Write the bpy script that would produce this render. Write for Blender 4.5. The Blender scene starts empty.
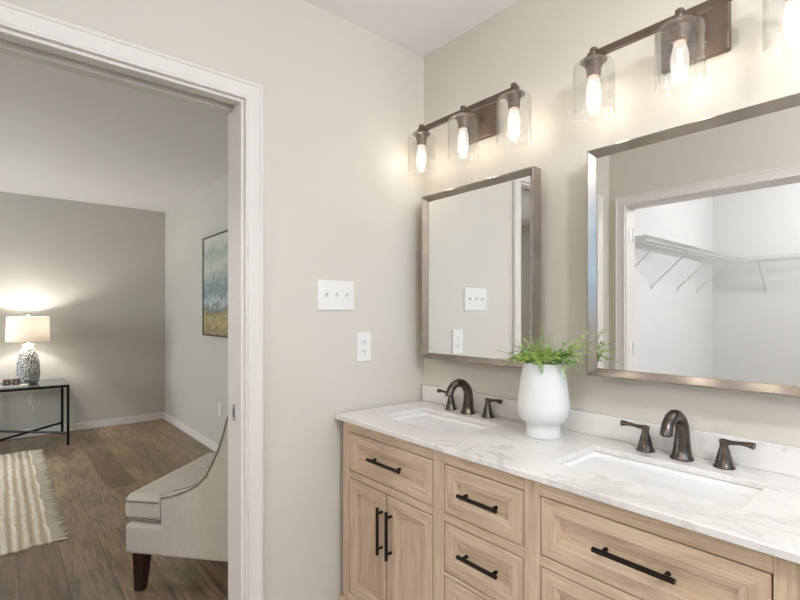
import bpy, bmesh, math, random
from mathutils import Vector, Matrix
random.seed(7)
SC = bpy.context.scene
COL = SC.collection

# ------------------------------------------------------------------ camera
AL = math.radians(40.1)
cam_d = bpy.data.cameras.new('camera')
cam_d.sensor_width = 36.0
cam_d.lens = 475.0 / 800.0 * 36.0
cam_d.shift_y = 13.6 / 800.0
cam_d.clip_start = 0.02
cam = bpy.data.objects.new('camera', cam_d)
COL.objects.link(cam)
cam.location = (1.5616, -1.4540, 1.29)
cam.rotation_euler = (math.radians(90), 0, math.radians(90) - AL)
SC.camera = cam

# ------------------------------------------------------------------ world, lights, exposure
W = bpy.data.worlds.new('world')
SC.world = W
W.use_nodes = True
W.node_tree.nodes['Background'].inputs[0].default_value = (0.62, 0.78, 1.0, 1)
W.node_tree.nodes['Background'].inputs[1].default_value = 1.0
SC.view_settings.view_transform = 'Standard'
SC.view_settings.look = 'None'
SC.view_settings.gamma = 1.0
SC.view_settings.exposure = 0.11
SC.cycles.transparent_max_bounces = 24
SC.cycles.max_bounces = 12
SC.cycles.diffuse_bounces = 6

def area(name, loc, rot, sx, sy, power, color, shape='RECTANGLE'):
    l = bpy.data.lights.new(name, 'AREA')
    l.shape = shape; l.size = sx
    if shape == 'RECTANGLE': l.size_y = sy
    l.energy = power; l.color = color
    o = bpy.data.objects.new(name, l); COL.objects.link(o)
    o.location = loc; o.rotation_euler = rot
    return o
R90 = math.pi / 2
area('bathroom_window_daylight', (3.20, -0.75, 1.84), (0, R90, 0), 1.2, 1.4, 13, (0.16, 0.52, 1.0))
area('bedroom_window_daylight', (-3.5, -4.45, 1.55), (R90-.45, 0, 0), 1.5, 1.3, 88, (0.89, 0.955, 1.0))

# ------------------------------------------------------------------ materials
def nmat(name):
    m = bpy.data.materials.new(name); m.use_nodes = True
    nt = m.node_tree
    return m, nt, nt.nodes['Principled BSDF']
def setp(b, **k):
    for n, v in k.items():
        b.inputs[n.replace('_', ' ')].default_value = v
def C4(c): return (c[0], c[1], c[2], 1)
def srgb(r, g, b):
    f = lambda c: (c/255/12.92) if c/255 <= .04045 else ((c/255+.055)/1.055)**2.4
    return (f(r), f(g), f(b))
def plain(name, col, rough=.5, metal=0.0, **k):
    m, nt, b = nmat(name)
    setp(b, Base_Color=C4(col), Roughness=rough, Metallic=metal, **k)
    return m
def ln(nt, a, b): nt.links.new(a, b)
def coords(nt, scale=(1, 1, 1), rot=(0, 0, 0), kind='Object'):
    tc = nt.nodes.new('ShaderNodeTexCoord'); mp = nt.nodes.new('ShaderNodeMapping')
    mp.inputs['Scale'].default_value = scale; mp.inputs['Rotation'].default_value = rot
    ln(nt, tc.outputs[kind], mp.inputs['Vector'])
    return mp.outputs['Vector']
def noise(nt, vec, scale, detail=4, rough=.5, dist=0.0):
    n = nt.nodes.new('ShaderNodeTexNoise')
    n.inputs['Scale'].default_value = scale; n.inputs['Detail'].default_value = detail
    n.inputs['Roughness'].default_value = rough; n.inputs['Distortion'].default_value = dist
    ln(nt, vec, n.inputs['Vector'])
    return n.outputs['Fac']
def ramp(nt, fac, stops):
    r = nt.nodes.new('ShaderNodeValToRGB'); e = r.color_ramp.elements
    e[0].position = stops[0][0]; e[0].color = C4(stops[0][1])
    e[1].position = stops[-1][0]; e[1].color = C4(stops[-1][1])
    for p, c in stops[1:-1]:
        x = e.new(p); x.color = C4(c)
    ln(nt, fac, r.inputs['Fac'])
    return r.outputs['Color']
def mixc(nt, fac, a, b, mode='MIX'):
    m = nt.nodes.new('ShaderNodeMix'); m.data_type = 'RGBA'; m.blend_type = mode
    if isinstance(fac, (int, float)): m.inputs[0].default_value = fac
    else: ln(nt, fac, m.inputs[0])
    for i, v in ((6, a), (7, b)):
        if isinstance(v, tuple): m.inputs[i].default_value = C4(v)
        else: ln(nt, v, m.inputs[i])
    return m.outputs[2]
def bump(nt, b, h, strength=.2, dist=.01):
    n = nt.nodes.new('ShaderNodeBump')
    n.inputs['Strength'].default_value = strength; n.inputs['Distance'].default_value = dist
    ln(nt, h, n.inputs['Height']); ln(nt, n.outputs['Normal'], b.inputs['Normal'])

def paint(name, col, rough=.6):
    m, nt, b = nmat(name)
    v = coords(nt)
    ln(nt, mixc(nt, noise(nt, v, 2.0, 2), tuple(c*.975 for c in col), tuple(min(1, c*1.02) for c in col)), b.inputs['Base Color'])
    setp(b, Roughness=rough)
    bump(nt, b, noise(nt, v, 260, 3), .06, .002)
    return m
WALL = srgb(210, 203.5, 191.5)
M = {}
M['wall'] = paint('greige_wall_paint', WALL)
M['bedwall'] = paint('bedroom_wall_paint', srgb(195, 192, 182))
M['ceil'] = paint('white_ceiling_paint', srgb(238, 236, 236), .8)
M['trim'] = plain('white_trim_paint', srgb(221, 215, 209), .45)
M['closetwall'] = paint('closet_wall_paint', srgb(222, 222, 222))
M['plastic'] = plain('white_plastic', srgb(232, 228, 224), .4)
M['slot'] = plain('dark_slot', (.05, .045, .04), .6)
M['steel'] = plain('brushed_steel', (.45, .44, .43), .35, .9)
M['ceramic'] = plain('white_sink_ceramic', srgb(230, 227, 225), .12)
M['black'] = plain('black_metal', (.012, .011, .010), .38, .6)
M['leg'] = plain('dark_mahogany_wood', srgb(48, 24, 20), .35)
M['wire'] = plain('white_coated_wire', srgb(214, 216, 214), .4)
M['whiteboard'] = plain('white_paper', srgb(230, 228, 224), .6)

def wood(name, vertical):
    m, nt, b = nmat(name)
    s = (9, 9, .9) if vertical else (.9, 9, 9)
    v = coords(nt, s)
    g = noise(nt, v, 5.0, 8, .62, 1.2)
    s2 = (60, 60, 1.6) if vertical else (1.6, 60, 60)
    fine = noise(nt, coords(nt, s2), 4.0, 3, .6)
    c = ramp(nt, g, [(.28, srgb(172, 147, 122)), (.45, srgb(196, 171, 146)), (.6, srgb(208, 185, 160)), (.78, srgb(188, 163, 138))])
    c = mixc(nt, ramp(nt, fine, [(.38, (1, 1, 1)), (.62, (0, 0, 0))]), c, mixc(nt, .30, c, srgb(146, 119, 95)))
    kn = noise(nt, coords(nt, (3, 3, 1.2) if vertical else (1.2, 3, 3)), 3.1, 2)
    c = mixc(nt, ramp(nt, kn, [(.62, (0, 0, 0)), (.74, (1, 1, 1))]), c, mixc(nt, .35, c, srgb(214, 188, 158)))
    ln(nt, c, b.inputs['Base Color'])
    setp(b, Roughness=.52)
    bump(nt, b, fine, .12, .002)
    return m
M['oakv'] = wood('light_oak_vertical_grain', True)
M['oakh'] = wood('light_oak_horizontal_grain', False)

def marble():
    m, nt, b = nmat('white_veined_quartz')
    v = coords(nt, (1, 1.5, 1.2), (0, 0, .5))
    w = nt.nodes.new('ShaderNodeVectorMath'); w.operation = 'ADD'
    n = nt.nodes.new('ShaderNodeTexNoise'); n.inputs['Scale'].default_value = 2.6; n.inputs['Detail'].default_value = 5
    ln(nt, v, n.inputs['Vector'])
    sc = nt.nodes.new('ShaderNodeVectorMath'); sc.operation = 'SCALE'; sc.inputs['Scale'].default_value = .65
    ln(nt, n.outputs['Color'], sc.inputs[0]); ln(nt, v, w.inputs[0]); ln(nt, sc.outputs[0], w.inputs[1])
    f1 = noise(nt, w.outputs[0], 3.2, 6, .55, .6)
    f2 = noise(nt, w.outputs[0], 6.5, 5, .55, 1.0)
    white = (0, 0, 0)
    v1 = ramp(nt, f1, [(.47, (0, 0, 0)), (.498, (.8, .8, .8)), (.502, (.8, .8, .8)), (.54, (0, 0, 0))])
    v2 = ramp(nt, f2, [(.47, (0, 0, 0)), (.5, (1, 1, 1)), (.53, (0, 0, 0))])
    soft = ramp(nt, noise(nt, w.outputs[0], 2.0, 4), [(.42, (0, 0, 0)), (.68, (1, 1, 1))])
    gate = ramp(nt, noise(nt, v, 2.3, 2), [(.44, (0, 0, 0)), (.62, (1, 1, 1))])
    c = mixc(nt, soft, srgb(226, 222, 218), srgb(217, 213, 209))
    c = mixc(nt, mixc(nt, 1.0, v1, gate, 'MULTIPLY'), c, srgb(194, 189, 185))
    c = mixc(nt, mixc(nt, 1.0, v2, soft, 'MULTIPLY'), c, srgb(204, 199, 195))
    ln(nt, c, b.inputs['Base Color'])
    setp(b, Roughness=.22)
    return m
M['marble'] = marble()

def bronze():
    m, nt, b = nmat('oil_rubbed_bronze')
    v = coords(nt)
    c = ramp(nt, noise(nt, v, 40, 4), [(.3, srgb(76, 68, 62)), (.7, srgb(108, 98, 90))])
    ln(nt, c, b.inputs['Base Color']); setp(b, Metallic=.9, Roughness=.30)
    return m
M['bronze'] = bronze()
M['pull'] = plain('dark_bronze_pull', srgb(38, 30, 26), .35, .7)

def pewter(name, c0, c1, rough=.34, metal=.55):
    m, nt, b = nmat(name)
    v = coords(nt, (1, 1, 1))
    c = ramp(nt, noise(nt, coords(nt, (2, 2, 2)), 5, 5), [(.3, c0), (.7, c1)])
    ln(nt, c, b.inputs['Base Color']); setp(b, Metallic=metal, Roughness=rough)
    return m
M['frame'] = pewter('brushed_champagne_pewter', srgb(142, 131, 120), srgb(164, 153, 142), .22, .66)
M['fixture'] = pewter('aged_wood_tone_bronze', srgb(92, 76, 65), srgb(124, 106, 93), .42, .35)

def mirror_mat():
    m, nt, b = nmat('mirror_silver')
    setp(b, Base_Color=(.93, .94, .935, 1), Metallic=1.0, Roughness=0.0)
    return m
M['mirror'] = mirror_mat()

def clear_glass(name, seeded, tint=(1, 1, 1), ior=1.45):
    m, nt, b = nmat(name)
    nt.nodes.remove(b)
    out = nt.nodes['Material Output']
    tr = nt.nodes.new('ShaderNodeBsdfTransparent'); tr.inputs[0].default_value = C4(tint)
    gl = nt.nodes.new('ShaderNodeBsdfGlossy'); gl.inputs['Roughness'].default_value = .04
    lw = nt.nodes.new('ShaderNodeLayerWeight'); lw.inputs['Blend'].default_value = .5
    pw = nt.nodes.new('ShaderNodeMath'); pw.operation = 'POWER'; pw.inputs[1].default_value = 4.0
    ln(nt, lw.outputs['Facing'], pw.inputs[0])
    fr = nt.nodes.new('ShaderNodeMath'); fr.operation = 'MULTIPLY_ADD'; fr.inputs[1].default_value = .55; fr.inputs[2].default_value = .035
    ln(nt, pw.outputs[0], fr.inputs[0])
    mx = nt.nodes.new('ShaderNodeMixShader')
    ln(nt, tr.outputs[0], mx.inputs[1]); ln(nt, gl.outputs[0], mx.inputs[2])
    if seeded:
        v = coords(nt)
        vo = nt.nodes.new('ShaderNodeTexVoronoi'); vo.inputs['Scale'].default_value = 210
        ln(nt, v, vo.inputs['Vector'])
        dots = ramp(nt, vo.outputs['Distance'], [(.22, (1, 1, 1)), (.36, (0, 0, 0))])
        bn = nt.nodes.new('ShaderNodeBump'); bn.inputs['Strength'].default_value = .6; bn.inputs['Distance'].default_value = .003
        ln(nt, dots, bn.inputs['Height'])
        ln(nt, bn.outputs[0], gl.inputs['Normal'])
        ad = nt.nodes.new('ShaderNodeMath'); ad.operation = 'MULTIPLY_ADD'; ad.use_clamp = True
        ln(nt, dots, ad.inputs[0]); ad.inputs[1].default_value = .22
        ln(nt, fr.outputs[0], ad.inputs[2]); ln(nt, ad.outputs[0], mx.inputs[0])
    else:
        ln(nt, fr.outputs[0], mx.inputs[0])
    ln(nt, mx.outputs[0], out.inputs['Surface'])
    return m
M['seeded'] = clear_glass('seeded_clear_glass', True, (.975, .975, .97))
M['pane'] = clear_glass('window_glass', False)

def glow(name, col, strength, transp=0.0):
    m, nt, b = nmat(name)
    nt.nodes.remove(b)
    out = nt.nodes['Material Output']
    em = nt.nodes.new('ShaderNodeEmission'); em.inputs[0].default_value = C4(col); em.inputs[1].default_value = strength
    if transp > 0:
        tr = nt.nodes.new('ShaderNodeBsdfTransparent'); mx = nt.nodes.new('ShaderNodeMixShader')
        mx.inputs[0].default_value = 1 - transp
        ln(nt, tr.outputs[0], mx.inputs[1]); ln(nt, em.outputs[0], mx.inputs[2]); ln(nt, mx.outputs[0], out.inputs['Surface'])
    else:
        ln(nt, em.outputs[0], out.inputs['Surface'])
    return m
M['bulb'] = glow('lit_bulb_glass', (1, .95, .87), 1.6, .72)
M['filament'] = glow('glowing_filament', (1, .9, .74), 26)
M['dome'] = glow('added_globe_glow', (1, .96, .91), 2.5, .75)  # glow of the added ceiling globes
M['lampbulb'] = glow('lit_lamp_bulb', (1, .9, .75), 12)

def plank():
    m, nt, b = nmat('brown_plank_flooring')
    v = coords(nt)
    br = nt.nodes.new('ShaderNodeTexBrick')
    br.offset = .37; br.inputs['Scale'].default_value = 1.0
    br.inputs['Brick Width'].default_value = 1.22; br.inputs['Row Height'].default_value = .18
    br.inputs['Mortar Size'].default_value = .0015; br.inputs['Bias'].default_value = 0.0
    br.inputs['Color1'].default_value = (0, 0, 0, 1); br.inputs['Color2'].default_value = (1, 1, 1, 1); br.inputs['Mortar'].default_value = (.3, .3, .3, 1)
    ln(nt, v, br.inputs['Vector'])
    base = ramp(nt, br.outputs['Color'], [(0, srgb(120, 99, 78)), (.35, srgb(166, 138, 108)), (.7, srgb(144, 125, 105)), (1, srgb(190, 162, 128))])
    gr = noise(nt, coords(nt, (1.2, 14, 1)), 4, 7, .65, .8)
    c = mixc(nt, ramp(nt, gr, [(.35, (1, 1, 1)), (.6, (0, 0, 0))]), base, mixc(nt, .62, base, srgb(72, 56, 44)))
    bl = noise(nt, coords(nt, (1.1, 4.5, 1)), 2.6, 4, .6)
    c = mixc(nt, ramp(nt, bl, [(.5, (0, 0, 0)), (.72, (1, 1, 1))]), c, mixc(nt, .75, c, srgb(92, 80, 68)))
    c = mixc(nt, br.outputs['Fac'], c, srgb(52, 40, 33))
    ln(nt, c, b.inputs['Base Color'])
    setp(b, Roughness=.42)
    bump(nt, b, gr, .08, .003)
    return m
M['plank'] = plank()
def tile():
    m, nt, b = nmat('grey_floor_tile')
    br = nt.nodes.new('ShaderNodeTexBrick'); br.inputs['Scale'].default_value = 1
    br.inputs['Brick Width'].default_value = .6; br.inputs['Row Height'].default_value = .3; br.inputs['Mortar Size'].default_value = .003
    br.inputs['Color1'].default_value = C4(srgb(196, 190, 182)); br.inputs['Color2'].default_value = C4(srgb(186, 180, 172)); br.inputs['Mortar'].default_value = C4(srgb(160, 155, 148))
    ln(nt, coords(nt), br.inputs['Vector']); ln(nt, br.outputs['Color'], b.inputs['Base Color']); setp(b, Roughness=.35)
    return m
M['tile'] = tile()
def linen(name, c0, c1, scale=1.0):
    m, nt, b = nmat(name)
    h = noise(nt, coords(nt, (12, 12, 130)), 3.5*scale, 4, .6)
    w = noise(nt, coords(nt, (110, 110, 10)), 3.0*scale, 3, .6)
    c = mixc(nt, h, c0, c1)
    c = mixc(nt, mixc(nt, .5, (0, 0, 0), ramp(nt, w, [(.4, (0, 0, 0)), (.7, (1, 1, 1))])), c, c0)
    ln(nt, c, b.inputs['Base Color']); setp(b, Roughness=.9)
    bump(nt, b, mixc(nt, .5, h, w), .25, .002)
    return m
M['linen'] = linen('oatmeal_linen', srgb(198, 189, 175), srgb(232, 225, 212))
M['piping'] = plain('taupe_piping', srgb(150, 138, 122), .9)
def shade_mat():
    m, nt, b = nmat('white_linen_lampshade')
    nt.nodes.remove(b); out = nt.nodes['Material Output']
    d = nt.nodes.new('ShaderNodeBsdfDiffuse'); t = nt.nodes.new('ShaderNodeBsdfTranslucent')
    h = noise(nt, coords(nt, (20, 20, 160)), 4, 3)
    c = mixc(nt, h, srgb(214, 206, 196), srgb(232, 226, 217))
    ln(nt, c, d.inputs[0]); ln(nt, c, t.inputs[0])
    mx = nt.nodes.new('ShaderNodeMixShader'); mx.inputs[0].default_value = .26
    ln(nt, d.outputs[0], mx.inputs[1]); ln(nt, t.outputs[0], mx.inputs[2]); ln(nt, mx.outputs[0], out.inputs['Surface'])
    return m
M['shade'] = shade_mat()
def carved():
    m, nt, b = nmat('white_carved_ceramic_with_dark_flecks')
    vo = nt.nodes.new('ShaderNodeTexVoronoi'); vo.inputs['Scale'].default_value = 84
    vo.feature = 'DISTANCE_TO_EDGE'
    ln(nt, coords(nt, (1, 1, .42)), vo.inputs['Vector'])
    f = ramp(nt, vo.outputs['Distance'], [(.05, (0, 0, 0)), (.19, (1, 1, 1))])
    ln(nt, mixc(nt, f, srgb(62, 60, 60), srgb(232, 230, 226)), b.inputs['Base Color'])
    setp(b, Roughness=.4); bump(nt, b, f, .6, .004)
    return m
M['carved'] = carved()
M['lampwhite'] = plain('white_glaze', srgb(232, 229, 224), .35)
M['topglass'] = plain('smoked_glass_top', srgb(96, 97, 92), .15)
M['boxbrown'] = plain('brown_weathered_block', srgb(98, 78, 64), .6)
def rugmat():
    m, nt, b = nmat('woven_jute_stripes')
    wv = nt.nodes.new('ShaderNodeTexWave'); wv.wave_type = 'BANDS'; wv.bands_direction = 'Y'
    wv.inputs['Scale'].default_value = 6.0; wv.inputs['Distortion'].default_value = 1.6; wv.inputs['Detail'].default_value = 3; wv.inputs['Detail Scale'].default_value = 2.5
    ln(nt, coords(nt, (.25, 1, 1)), wv.inputs['Vector'])
    n = noise(nt, coords(nt, (1.5, 9, 1)), 8, 5, .65)
    c = ramp(nt, wv.outputs['Fac'], [(.12, srgb(192, 174, 146)), (.5, srgb(218, 204, 180)), (.9, srgb(234, 225, 208))])
    c = mixc(nt, ramp(nt, n, [(.35, (1, 1, 1)), (.6, (0, 0, 0))]), c, mixc(nt, .35, c, srgb(150, 130, 104)))
    ln(nt, c, b.inputs['Base Color']); setp(b, Roughness=.95)
    bump(nt, b, wv.outputs['Fac'], .4, .008)
    return m
M['rug'] = rugmat()
M['fringe'] = plain('cream_yarn', srgb(226, 216, 198), .95)
def artmat():
    m, nt, b = nmat('abstract_landscape_paint')
    tc = nt.nodes.new('ShaderNodeTexCoord'); sx = nt.nodes.new('ShaderNodeSeparateXYZ')
    ln(nt, tc.outputs['Object'], sx.inputs[0])
    n = noise(nt, coords(nt, (3, 1, 2)), 2.6, 6, .6, 1.0)
    ma = nt.nodes.new('ShaderNodeMath'); ma.operation = 'MULTIPLY_ADD'; ma.inputs[1].default_value = .42
    ln(nt, n, ma.inputs[0]); ln(nt, sx.outputs['Z'], ma.inputs[2])
    mr = nt.nodes.new('ShaderNodeMapRange'); mr.inputs[1].default_value = -.06; mr.inputs[2].default_value = .82
    ln(nt, ma.outputs[0], mr.inputs[0])
    c = ramp(nt, mr.outputs[0], [(0, srgb(120, 106, 58)), (.13, srgb(168, 148, 92)), (.23, srgb(120, 112, 66)), (.28, srgb(96, 112, 118)), (.34, srgb(176, 186, 190)), (.42, srgb(98, 122, 132)), (.55, srgb(132, 152, 150)), (.7, srgb(190, 194, 182)), (.85, srgb(150, 164, 160)), (1, srgb(196, 198, 188))])
    n2 = noise(nt, coords(nt, (2, 1, 7)), 4, 6, .7, 2)
    c = mixc(nt, ramp(nt, n2, [(.45, (0, 0, 0)), (.7, (.6, .6, .6))]), c, srgb(205, 204, 190))
    ln(nt, c, b.inputs['Base Color']); setp(b, Roughness=.55)
    bump(nt, b, n2, .3, .004)
    return m
M['art'] = artmat()
M['artframe'] = plain('dark_walnut_frame', srgb(62, 50, 38), .45)
M['vase'] = plain('matte_white_ceramic', srgb(216, 214, 212), .55)
M['moss'] = plain('green_moss', srgb(78, 104, 40), .95)
def leafmat(name, a, bcol):
    m, nt, b = nmat(name)
    ln(nt, mixc(nt, noise(nt, coords(nt), 30, 3), a, bcol), b.inputs['Base Color'])
    setp(b, Roughness=.5)
    b.inputs['Subsurface Weight'].default_value = 0
    return m
M['leafA'] = leafmat('fresh_green_leaf', srgb(124, 158, 62), srgb(180, 204, 106))
M['leafB'] = leafmat('deep_green_leaf', srgb(100, 146, 66), srgb(142, 182, 98))
M['leafC'] = leafmat('sage_green_leaf', srgb(108, 128, 78), srgb(158, 170, 118))

# ------------------------------------------------------------------ mesh helpers
def origin(p):
    v = Vector((0, 0, 0))
    while p is not None:
        v += p.location; p = p.parent
    return v
class MB:
    def __init__(s):
        s.bm = bmesh.new(); s.mi = 0; s.mark = 0
    def _f(s, vs):
        try:
            f = s.bm.faces.new(vs); f.material_index = s.mi; return f
        except ValueError: return None
    def box(s, a, b, mi=None):
        if mi is not None: s.mi = mi
        x0, x1 = sorted((a[0], b[0])); y0, y1 = sorted((a[1], b[1])); z0, z1 = sorted((a[2], b[2]))
        v = [s.bm.verts.new(p) for p in ((x0,y0,z0),(x1,y0,z0),(x1,y1,z0),(x0,y1,z0),(x0,y0,z1),(x1,y0,z1),(x1,y1,z1),(x0,y1,z1))]
        for q in ((0,3,2,1),(4,5,6,7),(0,1,5,4),(1,2,6,5),(2,3,7,6),(3,0,4,7)):
            s._f([v[i] for i in q])
        return s
    def loops(s, rings, closed=True, cap=True, ringclosed=False):
        rv = [[s.bm.verts.new(p) for p in r] for r in rings]
        n = len(rv[0]); m = len(rv)
        for i in range(m if ringclosed else m - 1):
            a, b = rv[i], rv[(i + 1) % m]
            for j in range(n if closed else n - 1):
                k = (j + 1) % n
                s._f([a[j], a[k], b[k], b[j]])
        if cap and not ringclosed:
            s._f(list(reversed(rv[0]))); s._f(rv[-1])
        return s
    def lathe(s, prof, c=(0, 0, 0), seg=32, cap=True):
        rings = [[(c[0]+r*math.cos(2*math.pi*i/seg), c[1]+r*math.sin(2*math.pi*i/seg), c[2]+z) for i in range(seg)] for r, z in prof]
        return s.loops(rings, True, cap)
    def tube(s, pts, rad, seg=10, flat=None):
        pts = [Vector(p) for p in pts]; n = len(pts)
        if isinstance(rad, (int, float)): rad = [rad]*n
        rings = []; prev = None
        for i, p in enumerate(pts):
            t = (pts[min(i+1, n-1)] - pts[max(i-1, 0)]).normalized()
            if prev is None:
                up = Vector((0, 0, 1)) if abs(t.z) < .9 else Vector((1, 0, 0))
                u = t.cross(up).normalized()
            else:
                u = (prev - t*prev.dot(t)).normalized()
            prev = u; w = t.cross(u)
            fx, fy = flat[i] if flat else (1, 1)
            rings.append([p + rad[i]*(fx*math.cos(2*math.pi*k/seg)*u + fy*math.sin(2*math.pi*k/seg)*w) for k in range(seg)])
        return s.loops(rings, True, True)
    def prism(s, poly, axis, a, b):
        # poly: 2D points; axis: extrude axis
        def P(p, t):
            return {'x': (t, p[0], p[1]), 'y': (p[0], t, p[1]), 'z': (p[0], p[1], t)}[axis]
        return s.loops([[P(p, a) for p in poly], [P(p, b) for p in poly]], True, True)
    def build(s, name, mat, parent=None, smooth=False, bevel=0, seg=2, subsurf=0, local=False, angle=40):
        bmesh.ops.remove_doubles(s.bm, verts=s.bm.verts, dist=1e-6) if False else None
        bmesh.ops.recalc_face_normals(s.bm, faces=s.bm.faces)
        o0 = origin(parent) if not local else Vector((0, 0, 0))
        if parent is None and not local:
            # put the origin at the base centre of the mesh
            vs = [v.co for v in s.bm.verts]
            lo = Vector((min(v.x for v in vs), min(v.y for v in vs), min(v.z for v in vs)))
            hi = Vector((max(v.x for v in vs), max(v.y for v in vs), max(v.z for v in vs)))
            o0 = Vector(((lo.x+hi.x)/2, (lo.y+hi.y)/2, lo.z))
        for v in s.bm.verts: v.co -= o0
        me = bpy.data.meshes.new(name); s.bm.to_mesh(me); s.bm.free()
        o = bpy.data.objects.new(name, me); COL.objects.link(o)
        for m in (mat if isinstance(mat, (list, tuple)) else [mat]): me.materials.append(m)
        if parent is not None: o.parent = parent
        elif not local: o.location = o0
        if bevel:
            b = o.modifiers.new('bevel', 'BEVEL'); b.width = bevel; b.segments = seg; b.limit_method = 'ANGLE'; b.angle_limit = math.radians(35)
        if subsurf:
            ss = o.modifiers.new('subsurf', 'SUBSURF'); ss.levels = subsurf; ss.render_levels = subsurf
        if smooth or bevel or subsurf:
            me.polygons.foreach_set('use_smooth', [True]*len(me.polygons))
            if not subsurf:
                e = me.attributes.get('sharp_edge')
                bm2 = bmesh.new(); bm2.from_mesh(me)
                for ed in bm2.edges:
                    if len(ed.link_faces) == 2 and ed.calc_face_angle(0) > math.radians(angle): ed.smooth = False
                bm2.to_mesh(me); bm2.free()
        return o
def tag(o, label=None, cat=None, group=None, kind=None):
    if label: o['label'] = label
    if cat: o['category'] = cat
    if group: o['group'] = group
    if kind: o['kind'] = kind
    return o
def struct(o, label=None, cat=None): return tag(o, label, cat, None, 'structure')
def empty(name, loc, label, cat, group=None, rz=0):
    o = bpy.data.objects.new(name, None); COL.objects.link(o)
    o.empty_display_size = .1; o.location = loc; o.rotation_euler = (0, 0, rz)
    return tag(o, label, cat, group)
def copy_tree(o, parent=None):
    c = o.copy(); COL.objects.link(c)
    if parent is not None: c.parent = parent
    for ch in [x for x in bpy.data.objects if x.parent == o]:
        copy_tree(ch, c)
    return c

# ------------------------------------------------------------------ room shell
YO, CY, BX, BY = -1.846, -4.366, -4.738, 0.091     # opposite wall, closet back, bedroom far wall, bedroom side wall
DY0, DY1, DZ = -0.836, -1.653, 2.0                 # bedroom doorway
RX = 3.0
struct(MB().box((-.13, CY-.1, -.1), (RX+.1, .1, 0)).build('floor', M['tile']), 'grey tiled bathroom floor', 'floor')
struct(MB().box((BX-.1, -4.4, -.1), (-.13, BY+.1, 0)).build('floor', M['plank']), 'brown wood plank bedroom floor beyond the doorway', 'floor')
struct(MB().box((-.05, YO-.06, 2.44), (RX+.1, .06, 2.52)).build('ceiling', M['ceil']), 'white bathroom ceiling above the vanity', 'ceiling')
struct(MB().box((BX-.1, -4.4, 2.53), (-.06, BY+.1, 2.6)).build('ceiling', M['ceil']), 'white bedroom ceiling seen through the doorway', 'ceiling')
struct(MB().box((-.2, CY-.1, 2.6), (2.4, YO-.06, 2.68)).build('ceiling', M['ceil']), 'closet ceiling behind the camera', 'ceiling')
# wall between bathroom and bedroom with the doorway
hy0, hy1, hz = DY0+.02, DY1-.02, DZ+.04
m = MB()
m.box((-.06, hy0, 0), (0, 0.0, 2.53)); m.box((-.06, YO-.12, 0), (0, hy1, 2.53)); m.box((-.06, hy1, hz), (0, hy0, 2.53))
struct(m.build('wall_left', M['wall']), 'greige bathroom wall with the bedroom doorway and switches', 'wall')
m = MB()
m.box((-.12, hy0, 0), (-.06, BY, 2.53)); m.box((-.12, YO-.12, 0), (-.06, hy1, 2.53)); m.box((-.12, hy1, hz), (-.06, hy0, 2.53))
struct(m.build('wall_bedroom_near', M['bedwall']), 'bedroom side of the doorway wall', 'wall')
struct(MB().box((-.06, 0, 0), (RX+.1, .1, 2.53)).build('wall_back', M['wall']), 'greige bathroom wall behind the mirrors and light fixtures', 'wall')
# window wall on the right (outside the photo, its daylight shows)
wy0, wy1, wz0, wz1 = -1.4, -.12, 1.28, 2.37
m = MB()
m.box((RX, wy1, 0), (RX+.1, 0, 2.53)); m.box((RX, YO-.12, 0), (RX+.1, wy0, 2.53)); m.box((RX, wy0, 0), (RX+.1, wy1, wz0)); m.box((RX, wy0, wz1), (RX+.1, wy1, 2.53))
struct(m.build('wall_right', M['wall']), 'bathroom wall with a window', 'wall')
w = MB()
for a, b in (((RX-.01, wy0-.06, wz0-.06), (RX+.06, wy0+.03, wz1+.06)), ((RX-.01, wy1-.03, wz0-.06), (RX+.06, wy1+.06, wz1+.06)), ((RX-.01, wy0+.03, wz0-.06), (RX+.06, wy1-.03, wz0+.03)), ((RX-.01, wy0+.03, wz1-.03), (RX+.06, wy1-.03, wz1+.06)), ((RX+.01, wy0+.03, 1.81), (RX+.05, wy1-.03, 1.84))):
    w.box(a, b)
wo = struct(w.build('window_1', M['trim']), 'white bathroom window frame', 'window')
MB().box((RX+.028, wy0+.03, wz0+.03), (RX+.032, wy1-.03, wz1-.03)).build('pane', M['pane'], wo)
# wall with the closet opening, behind the camera, seen in the mirror
cx0, cx1 = .115, 1.75
m = MB()
m.box((0, YO-.12, 0), (cx0-.02, YO, 2.6)); m.box((cx1+.02, YO-.12, 0), (RX+.1, YO, 2.6)); m.box((cx0-.02, YO-.12, DZ+.02), (cx1+.02, YO, 2.6))
struct(m.build('wall_front', M['wall']), 'greige wall around the closet opening', 'wall')
# closet
m = MB(); m.box((-.23, CY, 0), (-.13, YO-.12, 2.6)); struct(m.build('wall_closet_left', M['closetwall']), 'pale closet side wall under the wire shelf', 'wall')
struct(MB().box((-.23, CY-.1, 0), (2.4, CY, 2.6)).build('wall_closet_back', M['closetwall']), 'pale closet back wall', 'wall')
struct(MB().box((2.3, CY, 0), (2.4, YO-.12, 2.6)).build('wall_closet_right', M['closetwall']), 'pale closet wall opposite', 'wall')
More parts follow.
